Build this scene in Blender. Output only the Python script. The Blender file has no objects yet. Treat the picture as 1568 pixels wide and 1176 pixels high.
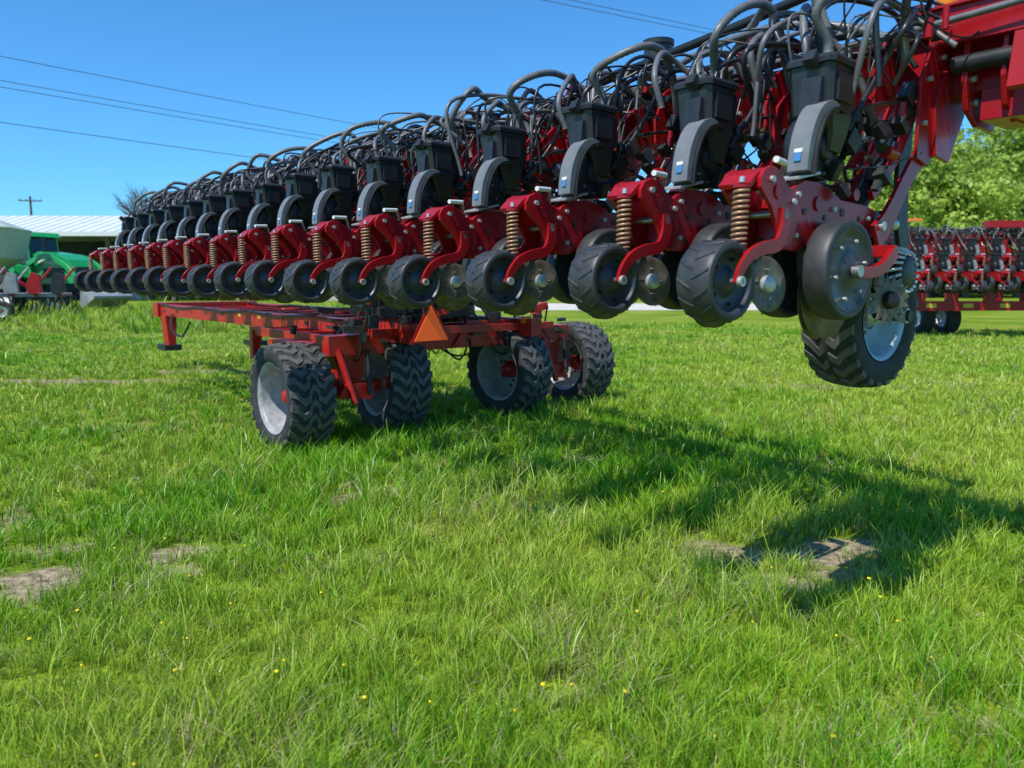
import bpy, bmesh, math, random
import numpy as np
from mathutils import Vector, Matrix, Euler
random.seed(7); np.random.seed(7)
R=math.radians
H=1.65
scene=bpy.context.scene
scene.view_settings.view_transform='Standard'
scene.view_settings.look='None'
scene.view_settings.exposure=0

# ---------------------------------------------------------------- materials
MATS={}
def mat(name,col,rough=.5,metal=0,var=.25,scale=8,bump=0,bscale=60,coat=0,dirt=None,dirtamt=.0,spec=.5,emit=0):
    m=bpy.data.materials.new(name); m.use_nodes=True
    nt=m.node_tree; b=nt.nodes['Principled BSDF']
    tc=nt.nodes.new('ShaderNodeTexCoord')
    n=nt.nodes.new('ShaderNodeTexNoise'); n.inputs['Scale'].default_value=scale; n.inputs['Detail'].default_value=6
    nt.links.new(tc.outputs['Object'],n.inputs['Vector'])
    r=nt.nodes.new('ShaderNodeValToRGB')
    r.color_ramp.elements[0].position=.3; r.color_ramp.elements[1].position=.7
    r.color_ramp.elements[0].color=tuple(c*(1-var) for c in col)+(1,)
    r.color_ramp.elements[1].color=tuple(min(1,c*(1+var)) for c in col)+(1,)
    nt.links.new(n.outputs['Fac'],r.inputs['Fac'])
    out=r.outputs['Color']
    if dirt:
        n2=nt.nodes.new('ShaderNodeTexNoise'); n2.inputs['Scale'].default_value=scale*2.3; n2.inputs['Detail'].default_value=8
        nt.links.new(tc.outputs['Object'],n2.inputs['Vector'])
        mr=nt.nodes.new('ShaderNodeMapRange'); mr.inputs[1].default_value=.45; mr.inputs[2].default_value=.75
        mr.inputs[3].default_value=0; mr.inputs[4].default_value=dirtamt
        nt.links.new(n2.outputs['Fac'],mr.inputs[0])
        mx=nt.nodes.new('ShaderNodeMixRGB'); mx.inputs[2].default_value=dirt+(1,)
        nt.links.new(mr.outputs[0],mx.inputs[0]); nt.links.new(out,mx.inputs[1]); out=mx.outputs[0]
    nt.links.new(out,b.inputs['Base Color'])
    b.inputs['Roughness'].default_value=rough; b.inputs['Metallic'].default_value=metal
    b.inputs['Specular IOR Level'].default_value=spec
    if emit: b.inputs['Emission Color'].default_value=col+(1,); b.inputs['Emission Strength'].default_value=emit
    if coat: b.inputs['Coat Weight'].default_value=coat; b.inputs['Coat Roughness'].default_value=.12
    if bump:
        bp=nt.nodes.new('ShaderNodeBump'); bp.inputs['Strength'].default_value=bump; bp.inputs['Distance'].default_value=.01
        n3=nt.nodes.new('ShaderNodeTexNoise'); n3.inputs['Scale'].default_value=bscale; n3.inputs['Detail'].default_value=5
        nt.links.new(tc.outputs['Object'],n3.inputs['Vector'])
        nt.links.new(n3.outputs['Fac'],bp.inputs['Height']); nt.links.new(bp.outputs['Normal'],b.inputs['Normal'])
    MATS[name]=m; return m
mat('red_paint',(.34,.005,.009),.33,var=.15,coat=.12,dirt=(.2,.05,.03),dirtamt=.12,spec=.35)
mat('orange_red_paint',(.46,.014,.010),.4,var=.2,coat=.1,dirt=(.22,.10,.06),dirtamt=.35,spec=.35)
mat('black_plastic',(.020,.022,.025),.4,var=.25,scale=12,bump=.05)
mat('dark_metal',(.028,.028,.03),.45,metal=.3,var=.4)
mat('rubber',(.028,.028,.03),.8,var=.35,scale=10,bump=.15,dirt=(.1,.09,.07),dirtamt=.3)
mat('tread_rubber',(.085,.084,.083),.62,var=.3,scale=12,bump=.1,dirt=(.2,.18,.14),dirtamt=.35)
mat('rubber_new',(.032,.033,.036),.5,var=.3,scale=14,dirt=(.1,.09,.08),dirtamt=.25)
mat('wheel_face',(.033,.038,.046),.42,var=.25,scale=15)
mat('steel',(.42,.41,.4),.35,metal=.85,var=.25,scale=20)
mat('zinc',(.55,.55,.53),.4,metal=.5,var=.2,scale=20)
mat('disc_steel',(.17,.14,.11),.5,metal=.5,var=.45,scale=18)
mat('spring_tan',(.40,.22,.13),.45,metal=.3,var=.3,scale=30)
mat('grey_chute',(.17,.175,.18),.35,var=.2,scale=10)
mat('hose_grey',(.13,.13,.135),.42,var=.25,scale=14)
mat('hose_black',(.02,.02,.022),.35,var=.2,scale=14)
mat('white_paint',(.72,.72,.70),.4,var=.1,dirt=(.35,.3,.22),dirtamt=.35)
mat('rim_grey',(.34,.345,.35),.45,var=.25,dirt=(.18,.15,.11),dirtamt=.7)
mat('rim_blue_white',(.40,.52,.60),.35,var=.12,dirt=(.3,.27,.22),dirtamt=.3)
mat('amber',(.85,.22,.01),.25,var=.1)
mat('smv_orange_glow',(1,.13,.012),.5,var=.05,emit=.22)  # slight emission added so the shaded sign face reads bright orange
mat('label_blue',(.05,.2,.42),.4,var=.1)
mat('yellow_decal',(.6,.42,.04),.5,var=.1)
mat('green_paint',(.01,.33,.09),.35,var=.15,coat=.3)
mat('pale_green',(.42,.50,.40),.5,var=.15)
mat('glass_dark',(.02,.03,.035),.1,var=.1)
mat('roof_metal',(.66,.70,.76),.45,var=.08,scale=.6)
mat('shed_dark',(.05,.05,.055),.8,var=.4,scale=.5)
mat('shed_wall',(.5,.45,.38),.8,var=.2,scale=.5)
mat('wood',(.12,.09,.065),.85,var=.3,scale=4)
mat('bark',(.1,.08,.06),.9,var=.3,scale=4)
mat('grey_paint',(.25,.26,.27),.5,var=.3,scale=3)
mat('gravel',(.6,.55,.47),.95,var=.2,scale=3,bump=.5,bscale=30)
mat('wire',(.06,.06,.065),.6,var=.1)

# ---------------------------------------------------------------- mesh builder
class MB:
    def __init__(s,off=(0,0,0)):
        s.v=[];s.f=[];s.m=[];s.sm=[];s.names=[];s.off=off
    def mi(s,n):
        if n not in s.names: s.names.append(n)
        return s.names.index(n)
    def add(s,vs,fs,mt,smooth=False):
        b=len(s.v); o=s.off
        s.v.extend((p[0]+o[0],p[1]+o[1],p[2]+o[2]) for p in vs)
        k=s.mi(mt)
        for f in fs:
            s.f.append([i+b for i in f]); s.m.append(k); s.sm.append(smooth)
    def box(s,c,d,mt,rot=(0,0,0)):
        M=Euler([R(a) for a in rot]).to_matrix()
        vs=[]
        for x in(-.5,.5):
            for y in(-.5,.5):
                for z in(-.5,.5):
                    p=M@Vector((x*d[0],y*d[1],z*d[2])); vs.append((p.x+c[0],p.y+c[1],p.z+c[2]))
        s.add(vs,[(0,1,3,2),(4,6,7,5),(0,4,5,1),(2,3,7,6),(0,2,6,4),(1,5,7,3)],mt)
    def prism(s,poly,y0,y1,mt):
        n=len(poly)
        vs=[(x,y0,z) for x,z in poly]+[(x,y1,z) for x,z in poly]
        fs=[tuple(range(n)),tuple(range(2*n-1,n-1,-1))]+[(i,i+n,(i+1)%n+n,(i+1)%n) for i in range(n)]
        s.add(vs,fs,mt)
    def ribbon(s,path,w,y0,y1,mt,sub=4):
        P=crom([(a,0,b) for a,b in path],sub); n=len(P)
        if not hasattr(w,'__len__'): w=[w,w]
        L=[];Rr=[]
        for i,p in enumerate(P):
            a=P[max(0,i-1)];b=P[min(n-1,i+1)]
            dx,dz=b[0]-a[0],b[2]-a[2];l=math.hypot(dx,dz) or 1
            t=i/(n-1)*(len(w)-1);k=min(int(t),len(w)-2);ww=(w[k]*(1-t+k)+w[k+1]*(t-k))/2
            L.append((p[0]-dz/l*ww,p[2]+dx/l*ww));Rr.append((p[0]+dz/l*ww,p[2]-dx/l*ww))
        vs=[];fs=[]
        for i in range(n):
            vs+=[(L[i][0],y0,L[i][1]),(Rr[i][0],y0,Rr[i][1]),(Rr[i][0],y1,Rr[i][1]),(L[i][0],y1,L[i][1])]
        for i in range(n-1):
            for k in range(4): fs.append((i*4+k,i*4+(k+1)%4,i*4+4+(k+1)%4,i*4+4+k))
        fs+=[(0,3,2,1),(4*n-4,4*n-3,4*n-2,4*n-1)]
        s.add(vs,fs,mt)
    def lathe(s,prof,c,axis,mt,seg=28,smooth=True,tilt=None):
        vs=[];fs=[]
        for r,h in prof:
            for i in range(seg):
                t=2*math.pi*i/seg
                p=axp(axis,r,t,h)
                if tilt is not None: p=tuple(tilt@Vector(p))
                vs.append((p[0]+c[0],p[1]+c[1],p[2]+c[2]))
        for j in range(len(prof)-1):
            for i in range(seg):
                fs.append((j*seg+i,j*seg+(i+1)%seg,(j+1)*seg+(i+1)%seg,(j+1)*seg+i))
        s.add(vs,fs,mt,smooth)
    def cyl(s,c,axis,r,h,mt,seg=20,tilt=None):
        s.lathe([(.0005,-h/2),(r,-h/2)],c,axis,mt,seg,False,tilt)
        s.lathe([(r,-h/2),(r,h/2)],c,axis,mt,seg,True,tilt)
        s.lathe([(r,h/2),(.0005,h/2)],c,axis,mt,seg,False,tilt)
    def tube(s,P,r,mt,n=8,rib=0,smooth=True):
        P=[Vector(p) for p in P]; N=len(P); vs=[];fs=[]
        t=(P[1]-P[0]).normalized(); u=t.orthogonal().normalized()
        for i in range(N):
            t=(P[min(N-1,i+1)]-P[max(0,i-1)])
            if t.length<1e-9: t=Vector((0,0,1))
            t.normalize(); u=(u-t*u.dot(t)); 
            if u.length<1e-6:u=t.orthogonal()
            u.normalize(); w=t.cross(u)
            rr=r[i] if hasattr(r,'__len__') else r
            if rib and i%2: rr*=1-rib
            for k in range(n):
                a=2*math.pi*k/n; p=P[i]+u*(rr*math.cos(a))+w*(rr*math.sin(a)); vs.append(tuple(p))
        for i in range(N-1):
            for k in range(n): fs.append((i*n+k,i*n+(k+1)%n,(i+1)*n+(k+1)%n,(i+1)*n+k))
        s.add(vs,fs,mt,smooth)
        s.add(vs[:n],[tuple(range(n))],mt); s.add(vs[-n:],[tuple(range(n))],mt)
    def rod(s,a,b,r,mt,n=10): s.tube([a,b],r,mt,n)
    def lugs(s,c,axis,Rr,W,n,pts,half,h,mt,crown=.01,phase=0):
        for i in range(n):
            th=2*math.pi*(i+phase)/n; vs=[];fs=[]
            for y,d in pts:
                rad=Rr-crown*(2*y/W)**2
                for (rr,dd) in((rad-.012,-half),(rad+h,-half*.8),(rad+h,half*.8),(rad-.012,half)):
                    p=axp(axis,rr,th+d+dd,y); vs.append((p[0]+c[0],p[1]+c[1],p[2]+c[2]))
            m=len(pts)
            for j in range(m-1):
                for k in range(3): fs.append((j*4+k,j*4+k+1,j*4+5+k,j*4+4+k))
            fs+=[(0,1,2,3),(4*m-1,4*m-2,4*m-3,4*m-4)]
            s.add(vs,fs,mt)
    def obj(s,name,parent=None,bevel=0,loc=(0,0,0),rot=(0,0,0),link=True):
        me=bpy.data.meshes.new(name); me.from_pydata(s.v,[],s.f)
        for n in s.names: me.materials.append(MATS[n])
        me.polygons.foreach_set('material_index',s.m); me.polygons.foreach_set('use_smooth',s.sm)
        bm=bmesh.new(); bm.from_mesh(me); bmesh.ops.recalc_face_normals(bm,faces=bm.faces); bm.to_mesh(me); bm.free()
        o=bpy.data.objects.new(name,me); scene.collection.objects.link(o)
        if bevel:
            md=o.modifiers.new('b','BEVEL'); md.width=bevel; md.segments=1; md.limit_method='ANGLE'; md.angle_limit=R(50)
            dg=bpy.context.evaluated_depsgraph_get(); m2=bpy.data.meshes.new_from_object(o.evaluated_get(dg))
            o.modifiers.clear(); o.data=m2; m2.name=name
        o.location=loc; o.rotation_euler=rot
        if parent: o.parent=parent
        return o
def axp(axis,r,t,h):
    if axis=='y': return (r*math.cos(t),h,r*math.sin(t))
    if axis=='x': return (h,r*math.cos(t),r*math.sin(t))
    return (r*math.cos(t),r*math.sin(t),h)
def crom(P,sub):
    P=[Vector(p) for p in P]; out=[]
    Q=[P[0]*2-P[1]]+P+[P[-1]*2-P[-2]]
    for i in range(1,len(Q)-2):
        for k in range(sub):
            t=k/sub; a,b,c,d=Q[i-1],Q[i],Q[i+1],Q[i+2]
            out.append(.5*((2*b)+(-a+c)*t+(2*a-5*b+4*c-d)*t*t+(-a+3*b-3*c+d)*t**3))
    out.append(P[-1]); return out
def empty(name,loc=(0,0,0),rot=(0,0,0)):
    e=bpy.data.objects.new(name,None); scene.collection.objects.link(e); e.location=loc; e.rotation_euler=rot; e.empty_display_size=.2; return e
def tire(mb,c,axis,Rr,W,rim,rubber='rubber',rimm='white_paint',hub='red_paint',dish=.0,seg=40,side=-1):
    d=Rr-rim
    half=[(rim*.97,.40*W),(rim+.1*d,.44*W),(rim+.35*d,.5*W),(rim+.7*d,.495*W),(Rr-.08*d,.46*W),(Rr-.01,.40*W),(Rr,.2*W)]
    prof=[(r,-h) for r,h in half]+[(Rr+.002,0)]+[(r,h) for r,h in reversed(half)]
    mb.lathe(prof,c,axis,rubber,seg)
    s=side; q=dish
    mb.lathe([(rim*1.03,s*.45*W),(rim*1.0,s*.43*W),(rim*.95,s*.42*W),(rim*.92,s*.36*W),(rim*.88,s*(.1-q)*W),(rim*.8,-s*q*W),(rim*.6,-s*(.04+q)*W),(rim*.42,s*(.03-q)*W),(rim*.3,s*(.04-q)*W),(.001,s*(.04-q)*W)],c,axis,rimm,seg)
    mb.lathe([(rim*.97,-s*.42*W),(rim*.9,-s*.36*W),(rim*.85,-s*(.22+q*.5)*W),(.001,-s*(.2+q*.5)*W)],c,axis,rimm,seg)
    mb.lathe([(rim*.30,s*(.02-q)*W),(rim*.30,s*(.16-q)*W),(rim*.24,s*(.22-q)*W),(rim*.18,s*(.34-q)*W),(.001,s*(.35-q)*W)],c,axis,hub,16)
    for i in range(8):
        p=axp(axis,rim*.40,i*math.pi/4,s*(.05-q)*W); mb.cyl((c[0]+p[0],c[1]+p[1],c[2]+p[2]),axis,.012,.03,'dark_metal',6)
        p=axp(axis,rim*.66,(i+.5)*math.pi/4,-s*(.035+q)*W); mb.cyl((c[0]+p[0],c[1]+p[1],c[2]+p[2]),axis,rim*.07,.012,'dark_metal',10)
def loft(mb,rings,mt):
    vs=[];fs=[]
    for cx,cy,z,hx,hy,ch in rings:
        for a,b in((-hx+ch,-hy),(hx-ch,-hy),(hx,-hy+ch),(hx,hy-ch),(hx-ch,hy),(-hx+ch,hy),(-hx,hy-ch),(-hx,-hy+ch)): vs.append((cx+a,cy+b,z))
    n=8
    for i in range(len(rings)-1):
        for k in range(n): fs.append((i*n+k,i*n+(k+1)%n,(i+1)*n+(k+1)%n,(i+1)*n+k))
    fs.append(tuple(range(n))); fs.append(tuple(range(len(vs)-1,len(vs)-n-1,-1)))
    mb.add(vs,fs,mt)

# ---------------------------------------------------------------- row unit (x forward, y along bar, z above press-wheel hub)
u=MB()
c=(2.42,0,0)
u.lathe([(.118,-.072),(.128,-.076),(.143,-.072),(.149,-.05),(.151,0),(.149,.05),(.143,.072),(.128,.076),(.118,.072)],c,'y','rubber_new',36)
u.lathe([(.12,-.074),(.114,-.07),(.108,-.045),(.06,-.035),(.045,-.05),(.03,-.062),(.001,-.062)],c,'y','wheel_face',36)
u.lathe([(.12,.074),(.114,.07),(.108,.045),(.06,.035),(.045,.05),(.001,.05)],c,'y','wheel_face',36)
u.lugs(c,'y',.1495,.15,13,[(-.066,-.02),(-.035,.10),(0,.21)],.045,.006,'rubber_new',.006)
u.lugs(c,'y',.1495,.15,13,[(.066,-.02),(.035,.10),(.004,.21)],.045,.006,'rubber_new',.006,.5)
for i in range(5):
    p=axp('y',.085,i*1.2566,-.046); u.cyl((c[0]+p[0],p[1],p[2]),'y',.007,.02,'dark_metal',6)
u.cyl((2.42,0,0),'y',.012,.23,'steel',10)
for sy in(-1,1):
    u.cyl((2.42,sy*.105,0),'y',.019,.02,'zinc',8)
    y=sy*.092
    u.ribbon([(2.415,-.01),(2.435,.045),(2.49,.10),(2.57,.13),(2.66,.15),(2.70,.21),(2.70,.29)],[.036,.038,.044,.05,.052,.06,.055],y-.008,y+.008,'red_paint',5)
    T=Matrix.Rotation(R(8*sy),3,'Z')@Matrix.Rotation(R(6*sy),3,'X')
    cc=(2.66,sy*.055,.0)
    u.lathe([(.001,-.012*sy),(.04,-.012*sy),(.08,-.004*sy),(.107,.003*sy),(.108,.006*sy),(.08,.0),(.001,-.006*sy)],cc,'y','disc_steel',30,True,T)
    u.lathe([(.034,-.0),(.034,.022*sy),(.024,.03*sy),(.001,.03*sy)],cc,'y','zinc',16,True,T)
    for i in range(4):
        p=T@Vector(axp('y',.055,i*1.57,.008*sy)); u.cyl((cc[0]+p[0],cc[1]+p[1],cc[2]+p[2]),'y',.006,.02,'steel',6)
    u.ribbon([(2.66,0),(2.69,.09),(2.74,.18)],.03,sy*.035-.006,sy*.035+.006,'dark_metal')
    y=sy*.078
    cast=[(2.535,.35),(2.535,.385),(2.555,.415),(2.595,.435),(2.64,.43),(2.68,.405),(2.715,.375),(2.765,.36),(2.80,.32),(2.79,.21),(2.76,.15),(2.71,.145),(2.675,.18),(2.65,.235),(2.61,.29),(2.57,.32)]
    u.prism(cast,y-.009,y+.009,'red_paint')
    u.cyl((2.70,y+sy*.014,.27),'y',.02,.016,'zinc',6); u.cyl((2.60,y+sy*.014,.385),'y',.013,.014,'zinc',6)
    u.cyl((2.755,y+sy*.014,.32),'y',.012,.014,'zinc',6)
    u.cyl((2.65,y+sy*.012,.345),'y',.028,.008,'red_paint',16)
    for a,b in((2.62,.395),(2.68,.35),(2.735,.24),(2.73,.18)): u.cyl((a,y+sy*.010,b),'y',.009,.006,'dark_metal',10)
for cy in(-.035,):
    cx=2.492
    pts=[(cx+.027*math.cos(t),cy+.027*math.sin(t),.125+.215*t/(2*math.pi*11)) for t in np.linspace(0,22*math.pi,130)]
    u.tube(pts,.0062,'spring_tan',5)
    u.rod((cx,cy,.08),(cx,cy,.38),.007,'dark_metal',8)
    u.cyl((cx,cy,.115),'z',.031,.012,'dark_metal',12); u.cyl((cx,cy,.349),'z',.033,.012,'red_paint',12)
    u.cyl((cx,cy,.375),'z',.012,.02,'zinc',6)
u.prism([(2.49,.362),(2.53,.40),(2.585,.428),(2.64,.424),(2.7,.38),(2.68,.36),(2.62,.40),(2.57,.40),(2.50,.345)],-.069,.069,'red_paint')
u.box((2.50,-.02,.105),(.06,.12,.016),'red_paint')
u.rod((2.585,-.11,.452),(2.70,-.075,.458),.012,'white_paint'); u.rod((2.70,-.075,.458),(2.74,-.03,.40),.008,'steel')
u.cyl((2.70,0,.27),'y',.014,.2,'steel',8)
beam=[(2.74,.17),(2.76,.33),(2.81,.385),(2.89,.42),(3.0,.425),(3.1,.40),(3.2,.375),(3.42,.375),(3.49,.36),(3.50,.25),(3.44,.235),(3.3,.27),(3.18,.27),(3.08,.24),(2.96,.18),(2.86,.14),(2.78,.14)]
u.prism(beam,-.052,-.036,'red_paint'); u.prism(beam,.036,.052,'red_paint')
u.prism([(a,b-.012) if b>.3 else (a,b+.012) for a,b in beam],-.036,.036,'red_paint')
for x,z in((2.84,.2),(2.84,.36),(3.12,.33),(3.42,.32)):
    u.cyl((x,-.058,z),'y',.011,.014,'zinc',6)
for x,z,r in((2.90,.30,.014),(3.06,.29,.012),(3.2,.325,.018),(3.35,.31,.014),(2.88,.19,.01)): u.cyl((x,-.0535,z),'y',r,.004,'dark_metal',12)
u.cyl((3.0,-.056,.34),'y',.03,.01,'red_paint',16)
u.box((2.90,0,.44),(.17,.13,.012),'zinc',(0,-14,0)); u.box((2.93,0,.465),(.06,.09,.05),'dark_metal',(0,-14,0))
for sy in(-1,1):
    T=Matrix.Rotation(R(4*sy),3,'Z')
    u.lathe([(.001,.004*sy),(.06,.004*sy),(.182,.0),(.184,-.002*sy),(.06,-.002*sy)],(3.18,sy*.022,-.03),'y','disc_steel',36,True,T)
    gc=(3.07,sy*.125,.075)
    u.lathe([(.172,-.05),(.185,-.055),(.197,-.05),(.203,-.03),(.204,0),(.203,.03),(.197,.05),(.185,.055),(.172,.05)],gc,'y','rubber_new',44)
    u.lathe([(.175,.05*sy),(.168,.053*sy),(.158,.046*sy),(.07,.042*sy),(.055,.05*sy),(.03,.056*sy),(.001,.056*sy)],gc,'y','wheel_face',40)
    u.lathe([(.175,-.05*sy),(.165,-.03*sy),(.001,-.03*sy)],gc,'y','wheel_face',32)
    for i in range(6):
        p=axp('y',.12,i*1.047+.3,.05*sy); u.cyl((gc[0]+p[0],gc[1]+p[1],gc[2]+p[2]),'y',.008,.014,'zinc',6)
    u.cyl((gc[0],gc[1]+sy*.06,gc[2]),'y',.022,.03,'dark_metal',8)
    ya=sy*.205
    u.ribbon([(3.07,.07),(3.17,.07),(3.28,.10),(3.38,.17)],[.05,.045,.05,.06],ya-.012,ya+.012,'red_paint')
    u.box((3.37,sy*.13,.17),(.05,.16,.05),'red_paint')
    u.cyl((3.07,ya,.07),'y',.026,.03,'steel',8)
u.prism([(2.98,.18),(3.4,.26),(3.42,.12),(3.3,-.02),(3.12,-.12),(3.08,-.05),(3.0,.05)],-.02,.02,'dark_metal')
u.lathe([(.001,-.055),(.12,-.055),(.132,-.045),(.135,0),(.132,.045),(.12,.055),(.001,.055)],(3.06,.03,.575),'y','black_plastic',32)
u.lathe([(.001,-.075),(.05,-.075),(.055,-.055)],(3.06,.03,.575),'y','dark_metal',20)
for i in range(8):
    p=axp('y',.105,i*.785,-.062); u.cyl((3.06+p[0],.03+p[1],.575+p[2]),'y',.007,.014,'steel',6)
arc=[(3.03,.715),(2.975,.72),(2.92,.695),(2.88,.645),(2.852,.58),(2.838,.51),(2.832,.445)]
u.ribbon(arc,[.03,.036,.036,.036,.03],-.10,-.012,'grey_chute',4)
u.ribbon([(a+.026,b-.01) for a,b in arc],.014,-.112,.0,'dark_metal',4)
u.box((2.8165,-.055,.50),(.003,.03,.035),'label_blue',(0,8,0)); u.box((2.8195,-.055,.525),(.003,.035,.016),'white_paint',(0,10,0))
loft(u,[(3.10,.0,.56,.05,.055,.01),(3.09,0,.63,.07,.075,.015),(3.07,0,.70,.095,.09,.02),(3.055,0,.885,.105,.098,.02)],'black_plastic')
loft(u,[(3.055,0,.885,.118,.11,.02),(3.055,0,.905,.12,.112,.02),(3.055,0,.918,.112,.105,.02),(3.055,0,.928,.08,.075,.02)],'black_plastic')
u.box((2.955,-.02,.745),(.05,.085,.17),'black_plastic',(0,5,0)); u.box((2.93,-.02,.90),(.05,.05,.05),'black_plastic',(0,30,0))
u.box((3.06,-.1,.80),(.12,.012,.11),'black_plastic'); u.box((3.17,-.04,.80),(.03,.08,.14),'black_plastic')
rr=random.Random(3)
for i in range(40):
    x=rr.uniform(3.1,3.72);z=rr.uniform(.40,.80) if x<3.5 else rr.uniform(.3,.95);y=rr.uniform(-.11,.11)
    mt=rr.choice(['black_plastic','dark_metal','red_paint','red_paint','zinc','black_plastic'])
    if rr.random()<.5: u.box((x,y,z),(rr.uniform(.02,.09),rr.uniform(.02,.07),rr.uniform(.02,.09)),mt if mt!='zinc' else 'dark_metal',(rr.uniform(-30,30),rr.uniform(-40,40),0))
    else: u.cyl((x,y,z),rr.choice('xyz'),rr.uniform(.01,.032),rr.uniform(.03,.10),mt,10)
for i in range(12):
    a=(rr.uniform(3.05,3.3),rr.uniform(-.12,.12),rr.uniform(.45,.7)); b=(rr.uniform(3.4,3.8),rr.uniform(-.12,.12),rr.uniform(.4,.95))
    m=((a[0]+b[0])/2,(a[1]+b[1])/2+rr.uniform(-.06,.06),max(a[2],b[2])+rr.uniform(-.2,.12))
    u.tube(crom([a,m,b],7),rr.choice([.005,.006,.01]),'hose_black',6)
for sy in(-1,1):
    y=sy*.085
    u.ribbon([(3.44,.24),(3.52,.30),(3.60,.40),(3.70,.53),(3.82,.65),(3.96,.74)],[.12,.11,.09,.085,.10,.14],y-.01,y+.01,'red_paint',5)
    u.cyl((3.47,y+sy*.015,.29),'y',.022,.02,'zinc',6); u.cyl((3.84,y+sy*.015,.68),'y',.02,.02,'zinc',6)
    u.prism([(3.72,.62),(3.70,.95),(3.78,1.12),(3.92,1.2),(4.0,1.2),(4.0,.84),(3.92,.70),(3.84,.6)],y-.008+sy*.02,y+.008+sy*.02,'red_paint')
    for x,z in((3.78,.98),(3.90,1.1),(3.92,.88),(3.76,.78)): u.cyl((x,y+sy*.034,z),'y',.013,.014,'zinc',6)
    u.ribbon([(3.43,.42),(3.60,.58),(3.80,.88)],.05,sy*.055-.012,sy*.055+.012,'red_paint')
u.rod((3.38,0,.30),(3.62,0,.60),.035,'dark_metal',14); u.rod((3.60,0,.58),(3.80,0,.85),.015,'steel')
for sy in(-1,1):
    T=Matrix.Rotation(R(22*sy),3,'Z')
    cc=(3.70,sy*.05,-.03); n=16; vs=[]
    for i in range(n*2):
        t=math.pi*i/n; r=.125 if i%2 else .085
        for h in(-.003,.003): vs.append(tuple(T@Vector(axp('y',r,t,h))+Vector(cc)))
    m=n*2
    u.add(vs,[tuple(range(0,2*m,2)),tuple(range(2*m-1,0,-2))]+[(2*i,2*i+1,(2*i+3)%(2*m),(2*i+2)%(2*m)) for i in range(m)],'disc_steel')
    u.lathe([(.001,.035*sy),(.035,.035*sy),(.045,.0)],cc,'y','dark_metal',14,True,T)
u.ribbon([(3.70,-.03),(3.62,.10),(3.52,.2),(3.48,.26)],.05,-.015,.015,'dark_metal')
u.box((3.56,0,.2),(.06,.12,.12),'dark_metal',(0,30,0)); u.box((3.60,-.03,.08),(.05,.05,.1),'black_plastic')
unit=u.obj('row_unit',None,.0025)
unit_me=unit.data; bpy.data.objects.remove(unit)

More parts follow.
